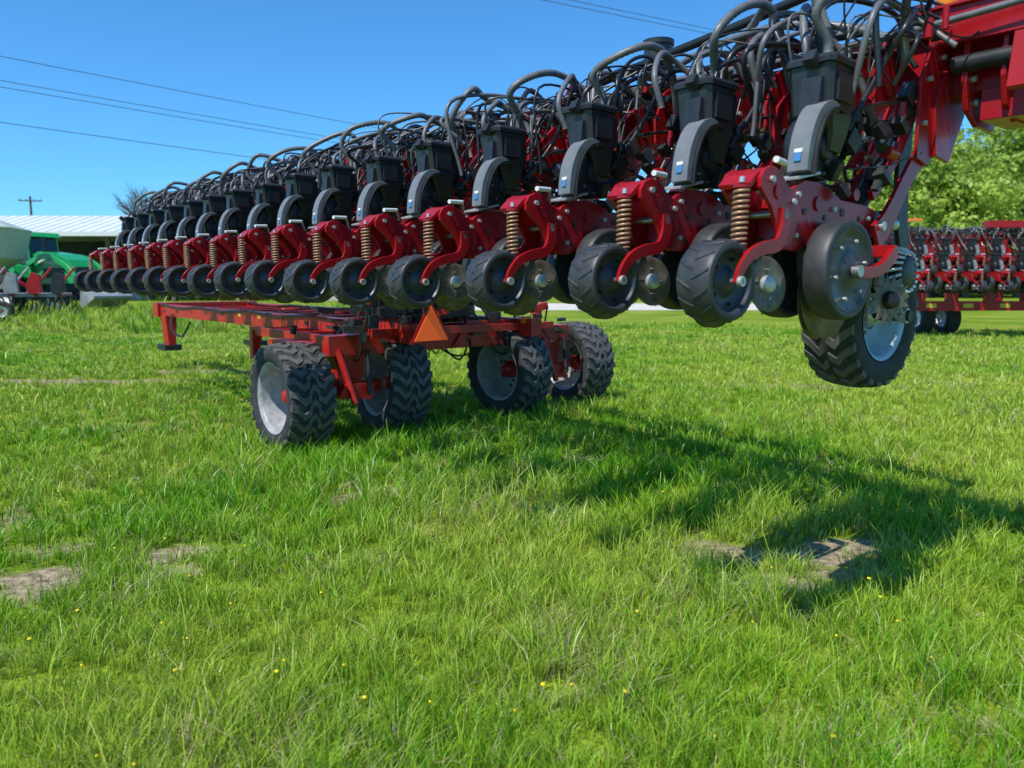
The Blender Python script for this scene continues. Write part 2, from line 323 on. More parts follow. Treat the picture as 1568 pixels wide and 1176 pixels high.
# ---------------------------------------------------------------- planter
ANG=R(39.8)
planter=empty('planter',(0,0,0),(0,0,ANG))
S=[1.74,2.31,3.04]+[3.77+.715*i for i in range(13)]
for i,s in enumerate(S):
    o=bpy.data.objects.new('row_unit_%d'%(i+1),unit_me); scene.collection.objects.link(o)
    th=.045 if i==0 else (.025 if i==1 else R(random.uniform(-.6,.6)))
    px=2.42; o.parent=planter; o.location=(px-px*math.cos(th),s,H+px*math.sin(th)+random.uniform(-.008,.008)); o.rotation_euler=(0,th,R(random.uniform(-.5,.5)))
def hoses(mb,S,rnd,nclut=13):
    j=lambda a:rnd.uniform(-a,a)
    for n,s in enumerate(S):
        A=[(3.17,s+.03,.78),(3.22+j(.02),s+.03,.98),(3.14+j(.06),s+j(.06),1.12),(3.24+j(.06),s-.08+j(.08),1.25+j(.05)),(3.46,s-.12+j(.08),1.27+j(.05)),(3.64,s-.10+j(.05),1.17),(3.74,s-.06,.98)]
        mb.tube(crom(A,18),.022,'hose_grey',8,rib=.16)
        B=[(3.12,s+.09,.58),(3.30+j(.03),s+.14,.82),(3.36+j(.05),s+.22+j(.05),1.06),(3.5+j(.06),s+.28,1.22+j(.05)),(3.7,s+.3+j(.06),1.20),(3.84,s+.24,1.05),(3.9,s+.2,.92)]
        mb.tube(crom(B,18),.020,'hose_grey',8,rib=.16)
        E=[(3.45,s+.30,.80),(3.42,s+.34,1.02),(3.50+j(.06),s+.40+j(.05),1.20+j(.04)),(3.68,s+.44,1.28+j(.04)),(3.86,s+.42,1.18),(3.92,s+.38,1.0)]
        mb.tube(crom(E,14),.019,'hose_black',8,rib=.1)
        G=[(3.30,s+.42,.90),(3.26,s+.44,1.06),(3.36+j(.05),s+.5+j(.05),1.19+j(.04)),(3.52,s+.52+j(.05),1.22+j(.03)),(3.66,s+.48,1.10),(3.68,s+.42,.94)]
        mb.tube(crom(G,14),.018,'hose_grey',8,rib=.14)
        C=[(3.2,s-.08,.62),(3.42,s-.1,.9),(3.5+j(.1),s-.14+j(.1),1.12+j(.06)),(3.7,s-.1+j(.1),1.2+j(.08)),(3.95,s+j(.1),1.16),(4.0,s+j(.1),1.02)]
        mb.tube(crom(C,10),.013,'hose_black',7)
        for k in range(nclut):
            a=(rnd.uniform(3.15,3.5),s+j(.25),rnd.uniform(.6,.95)); b=(rnd.uniform(3.75,4.1),s+j(.4),rnd.uniform(.95,1.15))
            m1=(a[0]+j(.12),a[1]+j(.1),rnd.uniform(.98,1.24)); m2=(b[0]-.15+j(.1),(a[1]+b[1])/2+j(.15),rnd.uniform(1.05,1.30))
            mb.tube(crom([a,m1,m2,b],9),rnd.choice([.0045,.006,.008,.011,.014]),rnd.choice(['hose_black','hose_black','hose_grey']),5)
        for k in range(7):
            mb.cyl((rnd.uniform(3.5,4.2),s+j(.3),rnd.uniform(1.0,1.24)),rnd.choice('xyz'),rnd.uniform(.012,.03),rnd.uniform(.04,.10),rnd.choice(['zinc','dark_metal','black_plastic','red_paint']),8)
        if n%4==1:
            D=[(3.95,s-.5,1.15),(3.85,s-.25,1.28+j(.03)),(3.8,s+.1,1.35+j(.03)),(3.85,s+.6,1.33+j(.03)),(3.95,s+1.0,1.24),(4.0,s+1.3,1.15)]
            mb.tube(crom(D,16),.022,'hose_grey',8,rib=.14)
    for k in range(7):
        x=3.84+.06*k; z=1.17+.03*(k%3)
        P=[(x+.02*math.sin(t*1.7+k),t,z+.025*math.sin(t*2.3+2*k)) for t in np.linspace(S[0]-1.2 if k%3==0 else S[0]+.2,S[-1]+.3,110)]
        mb.tube(P,rnd.choice([.016,.022,.028]),'hose_black' if k%2 else 'hose_grey',7)
hb=MB((0,0,H)); hoses(hb,S,random.Random(11))
hb.tube(crom([(3.95,.8,1.62),(3.9,1.7,1.54),(3.9,2.7,1.42),(3.92,3.6,1.34),(3.95,4.4,1.24)],20),.028,'hose_black',8)
hb.tube(crom([(3.17,1.74,.86),(3.25,1.80,1.05),(3.2,1.88,1.3),(3.3,2.0,1.45),(3.55,2.2,1.5),(3.8,2.5,1.4),(3.9,2.8,1.2)],20),.024,'hose_grey',8,rib=.14)
hb.obj('air_hoses',planter)
t=MB((0,0,H))
s1=S[-1]+.4
t.box((4.15,(s1+.2)/2,1.02),(.22,s1-.2,.30),'red_paint')
t.box((4.75,(s1+2.0)/2,1.15),(.16,s1-2.0,.2),'red_paint')
for s in np.arange(2.0,s1,1.43):
    t.box((4.45,s,1.1),(.5,.08,.12),'red_paint')
for i,s in enumerate(np.arange(2.7,s1,1.43)):
    t.ribbon([(3.92,1.15),(3.96,1.28),(4.02,1.40)],[.10,.08,.05],s-.006,s+.006,'red_paint')
    t.ribbon([(4.14,1.15),(4.10,1.28),(4.04,1.40)],[.08,.05,.05],s-.006,s+.006,'red_paint')
    t.box((4.03,s,1.28),(.2,.014,.03),'red_paint')
    t.box((4.03,s+.3,1.22),(.14,.2,.1),'black_plastic')
for i,s in enumerate(S):
    for o in(.26,.44):
        t.prism([(3.45,.58),(3.50,.84),(3.72,1.04),(4.04,1.14),(4.04,.88),(3.86,.80),(3.72,.58),(3.60,.50)],s+o-.01,s+o+.01,'red_paint')
        for x,z in((3.60,.66),(3.74,.9),(3.95,1.0)): t.cyl((x,s+o-.018,z),'y',.014,.016,'zinc',6)
        t.cyl((3.62,s+o-.012,.80),'y',.03,.006,'dark_metal',14)
    t.cyl((3.62,s+.35,.62),'y',.04,.2,'dark_metal',12)
    t.rod((3.60,s+.35,.45),(3.85,s+.35,.9),.03,'black_plastic',10)
t.cyl((4.0,3.35,1.38),'z',.09,.2,'black_plastic',24); t.cyl((4.0,3.35,1.49),'z',.10,.03,'black_plastic',24)
for s in(1.50,1.34,1.12,.9):
    t.prism([(3.98,1.20),(3.94,1.1),(3.93,.9),(3.97,.78),(4.1,.72),(4.3,.72),(4.36,.84),(4.34,1.20)],s-.012,s+.012,'red_paint')
    for x,z in((4.0,1.12),(4.0,.92),(4.05,.82),(4.2,.77),(4.15,1.12)): t.cyl((x,s-.02,z),'y',.017,.02,'zinc',6)
t.box((4.18,.8,.80),(.34,1.3,.14),'red_paint'); t.box((4.18,.85,.727),(.12,.9,.006),'red_paint')
t.box((4.02,.98,1.16),(.2,1.36,.17),'red_paint')
t.box((3.915,.98,1.245),(.03,1.36,.014),'red_paint'); t.box((3.915,.98,1.078),(.03,1.36,.014),'red_paint')
t.box((3.90,1.25,.95),(.04,.10,.26),'red_paint',(0,12,0)); t.box((3.93,1.0,.90),(.05,.30,.05),'red_paint')
t.rod((3.94,1.55,.98),(3.94,.4,.98),.04,'dark_metal',14); t.rod((3.94,1.05,.98),(3.94,.3,.98),.055,'red_paint',14)
t.prism([(3.90,.58),(3.86,.80),(3.98,1.0),(4.12,1.05),(4.2,.8),(4.05,.56)],1.585,1.605,'red_paint')
t.box((4.06,1.78,1.24),(.08,.06,.16),'red_paint'); t.box((4.03,1.66,1.25),(.12,.12,.02),'red_paint'); t.box((4.10,1.66,1.29),(.012,.12,.1),'red_paint')
t.lathe([(.045,-.03),(.05,-.01),(.05,.05),(.035,.075),(.001,.08)],(4.00,1.62,1.29),'z','amber',18)
t.tube(crom([(4.0,.3,1.36),(3.96,.9,1.31),(3.95,1.4,1.27),(4.0,1.9,1.20)],12),.02,'hose_black',8)
t.prism([(4.1,1.17),(4.16,1.34),(4.24,1.42),(4.3,1.3),(4.3,1.17)],1.5,1.53,'dark_metal')
for y in(1.80,2.24):
    t.ribbon([(4.14,-.18),(4.12,.10),(4.05,.40),(4.05,.90)],[.10,.09,.12,.14],y-.012,y+.012,'dark_metal')
t.cyl((4.14,2.0,-.18),'y',.03,.5,'dark_metal',12); t.cyl((4.14,1.78,-.18),'y',.04,.03,'zinc',8)
t.rod((4.02,2.0,.25),(4.05,2.0,.85),.045,'dark_metal',14); t.box((4.03,2.0,.30),(.14,.42,.10),'dark_metal')
t.lathe([(.001,-.07),(.05,-.07),(.085,-.06),(.085,.06),(.05,.07)],(3.86,1.72,.04),'y','dark_metal',20,True)
for i in range(20):
    a0=i*math.pi/10
    P=[]
    for h_,r_ in((-.07,.09),(-.035,.112),(0,.118),(.035,.112),(.07,.09)):
        p=axp('y',r_,a0+h_*3,h_); P.append((3.86+p[0],1.72+p[1],.04+p[2]))
    t.tube(P,.0085,'white_paint',5)
t.obj('toolbar',planter,.004)
w=MB()
w.off=(0,0,H)
cg=(4.16,2.02,-.185)
tire(w,cg,'y',.385,.29,.235,'rubber','rim_blue_white','zinc',side=-1)
w.lugs(cg,'y',.385,.29,24,[(-.14,-.10),(-.09,-.02),(-.045,.11),(-.005,.03)],.075,.012,'tread_rubber',.02)
w.lugs(cg,'y',.385,.29,24,[(.14,-.10),(.09,-.02),(.045,.11),(.012,.03)],.075,.012,'tread_rubber',.02,.5)
w.obj('gauge_wheel',planter)
def gz(x,y): return .07*np.exp(-((x-.6)/2.2)**2-((y-10.2)/2.3)**2)
# cart
k=MB()
for i,(p,sd,zc) in enumerate(((3.16,-1,.515),(4.36,-1,.54),(5.95,-1,.58),(7.12,-1,.585))):
    cc=(0,0,0)
    m=MB(); tire(m,cc,'x',.52,.46,.345,'rubber','rim_grey','orange_red_paint',dish=.16,side=sd,seg=48)
    W=.46
    m.lugs(cc,'x',.52,W,24,[(-.228,-.10),(-.17,-.06),(-.10,.08),(-.035,.0)],.075,.018,'tread_rubber',.022)
    m.lugs(cc,'x',.52,W,24,[(-.055,.06),(0,-.06),(.055,.06)],.07,.018,'tread_rubber',.022,.5)
    m.lugs(cc,'x',.52,W,24,[(.228,-.10),(.17,-.06),(.10,.08),(.035,.0)],.075,.018,'tread_rubber',.022)
    o=m.obj('transport_tire_%d'%(i+1),planter,0,(p,7.2+(0,.1,0,.05)[i],zc),(R((10,65,130,200)[i]),R((0,3,-2,2)[i]),R((0,-4,5,-2)[i])))
for p in(3.76,6.53):
    k.box((p,7.2,.55),(.75,.12,.12),'orange_red_paint')
    k.prism([(p-.12,.45),(p-.18,.95),(p+.18,.95),(p+.12,.45)],7.1,7.3,'orange_red_paint')
    k.rod((p-.16,7.05,.95),(p-.05,6.92,.42),.035,'orange_red_paint'); k.rod((p+.15,7.0,.95),(p+.1,6.9,.5),.025,'dark_metal')
    k.prism([(p-.22,.48),(p-.12,.62),(p+.2,.60),(p+.16,.44)],6.96,6.99,'orange_red_paint')
k.box((5.15,7.2,1.0),(3.3,.3,.2),'orange_red_paint')
k.box((5.15,6.93,1.12),(2.5,.08,.08),'orange_red_paint')
k.prism([(5.0,.92),(5.2,1.2),(5.9,1.2),(6.3,1.08),(6.3,.92)],7.02,7.045,'orange_red_paint')
for x in(4.2,4.8,5.2,5.6,6.0): k.cyl((x,7.03,.99),'y',.022,.03,'dark_metal',8)
for p in(4.3,5.95):
    k.box((p,11.1,1.11),(.16,8.8,.2),'orange_red_paint')
    k.prism([(p-.10,1.02),(p+.10,1.02),(p+.06,.45),(p-.06,.45)],15.0,15.3,'orange_red_paint'); k.box((p,15.2,.42),(.3,.5,.1),'dark_metal')
    for s in np.arange(7.6,15.4,.75): k.box((p-.083,s,1.12+.03*math.sin(s*9)),(.006,.10,.05),random.choice(['yellow_decal','dark_metal','red_paint','dark_metal']))
    k.tube([(p-.10,s,1.2+.02*math.sin(3*s)) for s in np.arange(7.5,15.3,.3)],.014,'hose_black',6)
k.tube(crom([(4.2,14.6,1.05),(4.1,14.3,.8),(4.15,13.9,.7),(4.2,13.6,.95)],8),.02,'hose_black',6)
for s in np.arange(7.5,15.6,.9): k.box((5.12,s,1.10),(1.5,.12,.12),'orange_red_paint')
k.box((5.12,15.5,1.11),(1.9,.3,.26),'orange_red_paint')
k.box((3.75,8.55,1.02),(.05,2.3,.1),'orange_red_paint'); k.box((3.55,8.0,.95),(.2,.9,.10),'orange_red_paint')
for s in np.arange(7.45,9.7,.11): k.box((4.0,s,1.04),(.46,.025,.03),'orange_red_paint')
for p in np.arange(3.8,4.2,.1): k.box((p,8.55,1.035),(.02,2.3,.02),'orange_red_paint')
k.box((3.75,9.6,.85),(.10,.10,.36),'orange_red_paint')
k.cyl((5.1,8.0,1.30),'z',.75,.12,'dark_metal',40); k.cyl((5.1,8.0,1.42),'z',.6,.1,'orange_red_paint',40)
k.box((5.0,7.4,1.85),(.5,.5,.8),'red_paint'); k.box((4.6,7.4,2.3),(.9,.45,.3),'red_paint'); k.box((4.6,8.6,2.3),(.9,.3,.3),'red_paint')
k.rod((4.3,7.0,1.3),(4.3,7.2,2.4),.06,'dark_metal'); k.rod((4.6,6.75,1.45),(5.6,6.75,1.45),.04,'dark_metal')
rnd=random.Random(5)
for i in range(90):
    c=(rnd.uniform(3.6,6.8),rnd.uniform(6.85,8.3),rnd.uniform(1.0,1.45)); k.box(c,(rnd.uniform(.04,.22),rnd.uniform(.04,.16),rnd.uniform(.03,.10)),rnd.choice(['orange_red_paint','dark_metal','dark_metal','red_paint','black_plastic','black_plastic']),(0,rnd.uniform(-20,20),rnd.uniform(-30,30)))
for i in range(22):
    a=(rnd.uniform(3.7,6.6),rnd.uniform(6.8,7.2),rnd.uniform(.95,1.35)); b=(a[0]+rnd.uniform(-.7,.7),rnd.uniform(6.9,8),rnd.uniform(.9,1.4))
    k.tube(crom([a,((a[0]+b[0])/2,(a[1]+b[1])/2-.1,min(a[2],b[2])-rnd.uniform(.05,.2)),b],6),rnd.choice([.008,.012,.016]),'hose_black',6)
k.box((5.9,6.82,1.2),(.12,.05,.08),'amber'); k.box((3.9,6.86,1.24),(.10,.05,.14),'dark_metal')
k.obj('transport_cart',planter,.006)
g=MB()
def tri(s,z): return [(-s*.5,-s*.28+z),(s*.5,-s*.28+z),(0,s*.58+z)]
g.prism([(4.30+a,b) for a,b in tri(.50,1.17)],6.42,6.43,'red_paint')
g.prism([(4.30+a,b) for a,b in tri(.40,1.17)],6.41,6.418,'smv_orange_glow')
g.rod((4.30,6.44,1.12),(4.30,6.95,1.1),.02,'dark_metal')
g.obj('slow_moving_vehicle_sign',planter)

# ---------------------------------------------------------------- second planter
pl2=empty('planter.001',(10.6,19.6,0),(0,0,R(92)))
S2=[-(.6+.76*i) for i in range(11)]
for i,s in enumerate(S2):
    o=bpy.data.objects.new('row_unit_b%d'%(i+1),unit_me); scene.collection.objects.link(o); o.parent=pl2; o.location=(0,s,1.95)
    if i<10:
        o=bpy.data.objects.new('row_unit_c%d'%(i+1),unit_me); scene.collection.objects.link(o); o.parent=pl2; o.location=(-.55,s-.38,1.5)
b2=MB((0,0,1.95)); hoses(b2,list(reversed(S2)),random.Random(4),8); b2.obj('air_hoses_b',pl2)
b2=MB()
b2.box((4.1,-4.6,2.9),(.25,9,.3),'red_paint'); b2.box((3.0,-4.6,.92),(.25,9.4,.28),'red_paint'); b2.box((3.4,-4.6,1.35),(.15,9,.12),'dark_metal')
for s in np.arange(.2,9,1.1):
    b2.box((3.02,-s,1.15),(.2,.25,.3),'red_paint'); b2.box((2.87,-s-.4,.93),(.01,.3,.12),'yellow_decal')
b2.box((3.9,-1.6,3.45),(.4,.3,.08),'amber'); b2.box((3.4,-5,3.3),(.3,3,.2),'red_paint')
for s in(.8,4,7.5): b2.box((3.4,-s,1.9),(.2,.2,1.9),'red_paint')
b2.obj('frame_b',pl2)
w=MB()
for s in(2.3,3.1,6.8,7.6): tire(w,(4.4,-s,.5),'y',.5,.4,.28,side=-1); w.box((4.4,-s,.9),(.2,.1,.8),'red_paint')
w.obj('tires_b',pl2)

# ---------------------------------------------------------------- ground + grass
rs=np.random.RandomState(5); LAT=rs.rand(256,256)
def vn(x,y,sc,o=0):
    x=x*sc+o*17.3;y=y*sc+o*31.7; xi=np.floor(x).astype(int);yi=np.floor(y).astype(int);fx=x-xi;fy=y-yi
    fx=fx*fx*(3-2*fx);fy=fy*fy*(3-2*fy); g=lambda a,b:LAT[a%256,b%256]
    return (g(xi,yi)*(1-fx)+g(xi+1,yi)*fx)*(1-fy)+(g(xi,yi+1)*(1-fx)+g(xi+1,yi+1)*fx)*fy
def fbm(x,y,sc,o=0): return (vn(x,y,sc,o)*.5+vn(x,y,sc*2.1,o+1)*.27+vn(x,y,sc*4.3,o+2)*.15+vn(x,y,sc*9,o+3)*.08)
SP=[(1.60,4.5,.42,.17,1),(1.5,4.0,.25,.12,.95),(2.05,4.75,.3,.14,.9),(1.9,4.2,.2,.1,.7),(-2.62,4.05,.28,.18,.8),(-2.75,4.6,.3,.12,.45),(-2.0,4.45,.22,.2,.62),(-1.95,4.15,.15,.10,.6),(-1.31,5.7,.18,.12,.65),(-.95,5.8,.2,.11,.55),(.31,3.25,.25,.10,.25),
 (-7.8,12.6,2.4,.28,.7),(-5.5,14,1.7,.3,.6),(-3.4,5.2,.4,.25,.3),(.75,6.9,.25,.18,.65),(7.5,9.5,1.5,.28,.5),(5,12,2.2,.35,.3),(1.6,2.75,.5,.10,.28),(.2,2.75,.3,.08,.25),(-2.4,3.3,.3,.2,.3),(-4.2,8.5,.9,.25,.3),(-9,9.8,1.8,.3,.35),(6.2,7.3,1.0,.2,.3)]
def bare(x,y):
    b=np.zeros_like(x); wx=x+.35*(fbm(x,y,2.2,4)-.5)*2; wy=y+.25*(fbm(x,y,2.2,8)-.5)*2
    for cx,cy,rx,ry,a in SP: b=np.maximum(b,a*np.exp(-(((wx-cx)/rx)**2+((wy-cy)/ry)**2)))
    n=fbm(x,y,1.3,12); b=np.maximum(b,np.clip((n-.66)*1.6,0,.17))
    return np.clip(b*(.30+1.2*fbm(x,y,9,3)),0,1)
ax=np.concatenate([[-1500,-700,-300,-150,-80,-50,-35,-25,-20],np.arange(-16,16.01,.1),[20,25,35,50,80,150,300,700,1500]])
ay=np.concatenate([[-600,-200,-60,-20,-6,-2],np.arange(0,22.01,.1),[24,27,32,40,50,65,90,130,200,350,700,1800]])
X,Y=np.meshgrid(ax,ay); nx,ny=len(ax),len(ay)
Z=.02*(fbm(X,Y,.5,2)-.5)*((np.abs(X)<16)&(Y>0)&(Y<22))+gz(X,Y)
V=np.stack([X,Y,Z],-1).reshape(-1,3)
idx=np.arange(nx*ny).reshape(ny,nx)
F=np.stack([idx[:-1,:-1],idx[:-1,1:],idx[1:,1:],idx[1:,:-1]],-1).reshape(-1,4)
def npmesh(name,V,loops,starts):
    me=bpy.data.meshes.new(name); me.vertices.add(len(V)); me.vertices.foreach_set('co',np.ascontiguousarray(V,dtype=np.float32).ravel())
    me.loops.add(len(loops)); me.loops.foreach_set('vertex_index',np.ascontiguousarray(loops,dtype=np.int32))
    me.polygons.add(len(starts)); me.polygons.foreach_set('loop_start',np.ascontiguousarray(starts,dtype=np.int32))
    me.update(calc_edges=True); me.validate(); return me
gm=npmesh('ground',V,F.ravel(),np.arange(len(F))*4)
at=gm.attributes.new('bare','FLOAT','POINT'); at.data.foreach_set('value',bare(V[:,0],V[:,1]).astype(np.float32))
m=bpy.data.materials.new('lawn_ground'); m.use_nodes=True; nt=m.node_tree; b=nt.nodes['Principled BSDF']; b.inputs['Roughness'].default_value=.95; b.inputs['Specular IOR Level'].default_value=.1
tc=nt.nodes.new('ShaderNodeTexCoord')
def noise(sc,det=6,vec=None):
    n=nt.nodes.new('ShaderNodeTexNoise'); n.inputs['Scale'].default_value=sc; n.inputs['Detail'].default_value=det; nt.links.new(vec or tc.outputs['Object'],n.inputs['Vector']); return n.outputs['Fac']
def ramp(f,cs):
    r=nt.nodes.new('ShaderNodeValToRGB'); e=r.color_ramp.elements
    while len(e)<len(cs): e.new(.5)
    for i,(p,c) in enumerate(cs): e[i].position=p; e[i].color=c+(1,)
    nt.links.new(f,r.inputs['Fac']); return r.outputs['Color']
g1=ramp(noise(.35,8),[(.3,(.15,.28,.012)),(.5,(.27,.38,.025)),(.7,(.42,.44,.08))])
g2=ramp(noise(40,4),[(.3,(.25,.25,.22)),(.7,(1,1,1))])
mm=nt.nodes.new('ShaderNodeMixRGB'); mm.blend_type='MULTIPLY'; mm.inputs[0].default_value=.8; nt.links.new(g1,mm.inputs[1]); nt.links.new(g2,mm.inputs[2])
soil=ramp(noise(14,10),[(.3,(.13,.10,.06)),(.55,(.34,.27,.17)),(.75,(.50,.42,.29))])
aa=nt.nodes.new('ShaderNodeAttribute'); aa.attribute_name='bare'
mr=nt.nodes.new('ShaderNodeMapRange'); mr.inputs[1].default_value=.10; mr.inputs[2].default_value=.36; nt.links.new(aa.outputs['Fac'],mr.inputs[0])
mx=nt.nodes.new('ShaderNodeMixRGB'); nt.links.new(mr.outputs[0],mx.inputs[0]); nt.links.new(mm.outputs[0],mx.inputs[1]); nt.links.new(soil,mx.inputs[2])
nt.links.new(mx.outputs[0],b.inputs['Base Color'])
bp=nt.nodes.new('ShaderNodeBump'); bp.inputs['Strength'].default_value=.8; bp.inputs['Distance'].default_value=.04; nt.links.new(noise(22,8),bp.inputs['Height']); nt.links.new(bp.outputs['Normal'],b.inputs['Normal'])
gm.materials.append(m); go=bpy.data.objects.new('ground',gm); scene.collection.objects.link(go)

def blades(N,rmin,rmax,power,ref,hgt,wid,seed,th=R(50),region=None,per=13):
    r_=np.random.RandomState(seed); T_=N//per
    if region is None:
        e=2-power; uu=r_.rand(T_)
        rad=(rmin**e+uu*(rmax**e-rmin**e))**(1/e); a=(r_.rand(T_)*2-1)*th
        tx=rad*np.sin(a);ty=rad*np.cos(a)
    else:
        tx=region[0]+r_.rand(T_)*(region[1]-region[0]); ty=region[2]+r_.rand(T_)*(region[3]-region[2]); rad=np.hypot(tx,ty)
    tr=(.018+.03*r_.rand(T_))*np.maximum(1,rad/ref)**.6
    th_=np.exp(r_.randn(T_)*.32)
    ts=r_.rand(T_)
    ti=np.repeat(np.arange(T_),per)
    oa=r_.rand(len(ti))*2*np.pi; orad=np.sqrt(r_.rand(len(ti)))*tr[ti]
    x=tx[ti]+np.cos(oa)*orad; y=ty[ti]+np.sin(oa)*orad; rad=rad[ti]; th_=th_[ti]; ts=ts[ti]; out=orad/tr[ti]
    cl=fbm(x,y,6,20); bb=bare(x,y)
    keep=(r_.rand(len(x))<np.clip(.6+1.8*(cl-.3),.25,1))&(r_.rand(len(x))>np.clip(bb*3.0-.2,0,.93))
    x,y,rad,cl,bb,th_,ts,oa,out=[q[keep] for q in(x,y,rad,cl,bb,th_,ts,oa,out)]; n=len(x)
    big=fbm(x,y,.45,30); md=fbm(x,y,1.6,33); sm=fbm(x,y,5,37)
    h=hgt*th_*(.5+.75*r_.rand(n))*(.40+1.0*md+.8*(cl-.4))*(1-.4*np.clip(bb*2,0,1))
    if region is None: h*=1+.7*np.exp(-((x-.3)/3.0)**2-((y-6.3)/2.6)**2)
    wd=wid*(.6+.8*r_.rand(n))*np.maximum(1,rad/ref)**.85
    ph=r_.rand(n)*2*np.pi; lean=h*(.15+.85*out*r_.rand(n)+.25*r_.rand(n)); la=oa+r_.randn(n)*.5
    dry=(r_.rand(n)<(.05+.45*np.clip(bb*2,0,1)+.22*np.clip((md-.5)*3,0,1))); h=np.where(dry,h*.7,h); lean=np.where(dry,lean*1.5,lean)
    dx,dy=np.cos(ph)*wd/2,np.sin(ph)*wd/2; lx,ly=np.cos(la)*lean,np.sin(la)*lean
    g0=gz(x,y)
    V=np.zeros((n,5,3))
    V[:,0]=np.stack([x-dx,y-dy,g0-.01],-1);V[:,1]=np.stack([x+dx,y+dy,g0-.01],-1)
    V[:,2]=np.stack([x+dx*.8+lx*.3,y+dy*.8+ly*.3,g0+h*.6],-1);V[:,3]=np.stack([x-dx*.8+lx*.3,y-dy*.8+ly*.3,g0+h*.6],-1)
    V[:,4]=np.stack([x+lx,y+ly,g0+h],-1)
    c1=np.array([.07,.28,.006]);c2=np.array([.31,.60,.015]);c3=np.array([.55,.60,.08]);c4=np.array([.62,.54,.30])
    tt=np.clip(.35*r_.rand(n)+.45*ts+.8*(sm-.4),0,1)[:,None]; col=c1*(1-tt)+c2*tt
    yl=np.clip((big-.43)*2.6+(ts-.5)*.6+np.clip((rad-6)/14,0,.55),0,1)[:,None]; col=col*(1-yl*.65)+c3*yl*.65
    col=np.where(dry[:,None],c4*(.6+.5*tt),col)
    C=np.ones((n,5,4)); C[:,:,:3]=col[:,None,:]; C[:,:2,:3]*=.5  # blade bases darkened: shade in the gaps put into the vertex colour
    return V,C
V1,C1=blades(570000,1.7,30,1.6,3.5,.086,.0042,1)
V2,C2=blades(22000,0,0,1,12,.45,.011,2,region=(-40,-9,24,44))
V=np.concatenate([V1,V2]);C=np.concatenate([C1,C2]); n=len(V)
base=(np.arange(n)*5)[:,None]
loops=(base+np.array([0,1,2,3,3,2,4])[None]).ravel(); starts=((np.arange(n)*7)[:,None]+np.array([0,4])[None]).ravel()
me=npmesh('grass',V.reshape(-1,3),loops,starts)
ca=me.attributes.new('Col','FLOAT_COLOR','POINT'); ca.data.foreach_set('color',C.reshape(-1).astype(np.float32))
def leafmat(name,tr=.4,rough=.5):
    m=bpy.data.materials.new(name); m.use_nodes=True; nt=m.node_tree; nt.nodes.remove(nt.nodes['Principled BSDF']); out=nt.nodes['Material Output']
    a=nt.nodes.new('ShaderNodeAttribute'); a.attribute_name='Col'
    d=nt.nodes.new('ShaderNodeBsdfPrincipled'); d.inputs['Roughness'].default_value=rough; d.inputs['Specular IOR Level'].default_value=.4
    t=nt.nodes.new('ShaderNodeBsdfTranslucent'); mx=nt.nodes.new('ShaderNodeMixShader'); mx.inputs[0].default_value=tr
    nt.links.new(a.outputs['Color'],d.inputs['Base Color']); nt.links.new(a.outputs['Color'],t.inputs['Color'])
    nt.links.new(d.outputs[0],mx.inputs[1]); nt.links.new(t.outputs[0],mx.inputs[2]); nt.links.new(mx.outputs[0],out.inputs['Surface']); return m
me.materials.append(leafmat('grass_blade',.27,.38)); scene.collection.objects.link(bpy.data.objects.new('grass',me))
d=MB(); rnd=random.Random(9); mat('dandelion_yellow',(.85,.62,.01),.6,var=.1); mat('stem_green',(.1,.2,.03),.6)
for i in range(110):
    r=2.6*(14/2.6)**rnd.random(); a=rnd.uniform(-.75,.75); x,y=r*math.sin(a),r*math.cos(a); z=rnd.uniform(.05,.10); rr_=rnd.uniform(.006,.013)
    d.lathe([(.001,-.004),(rr_,0),(rr_*.8,.005),(.001,.008)],(x,y,z),'z','dandelion_yellow',8); d.rod((x,y,0),(x,y,z),.0015,'stem_green',4)
d.obj('dandelions')
dr=MB(); dr.box((24,50,.012),(60,13,.008),'gravel'); dr.obj('gravel_driveway')

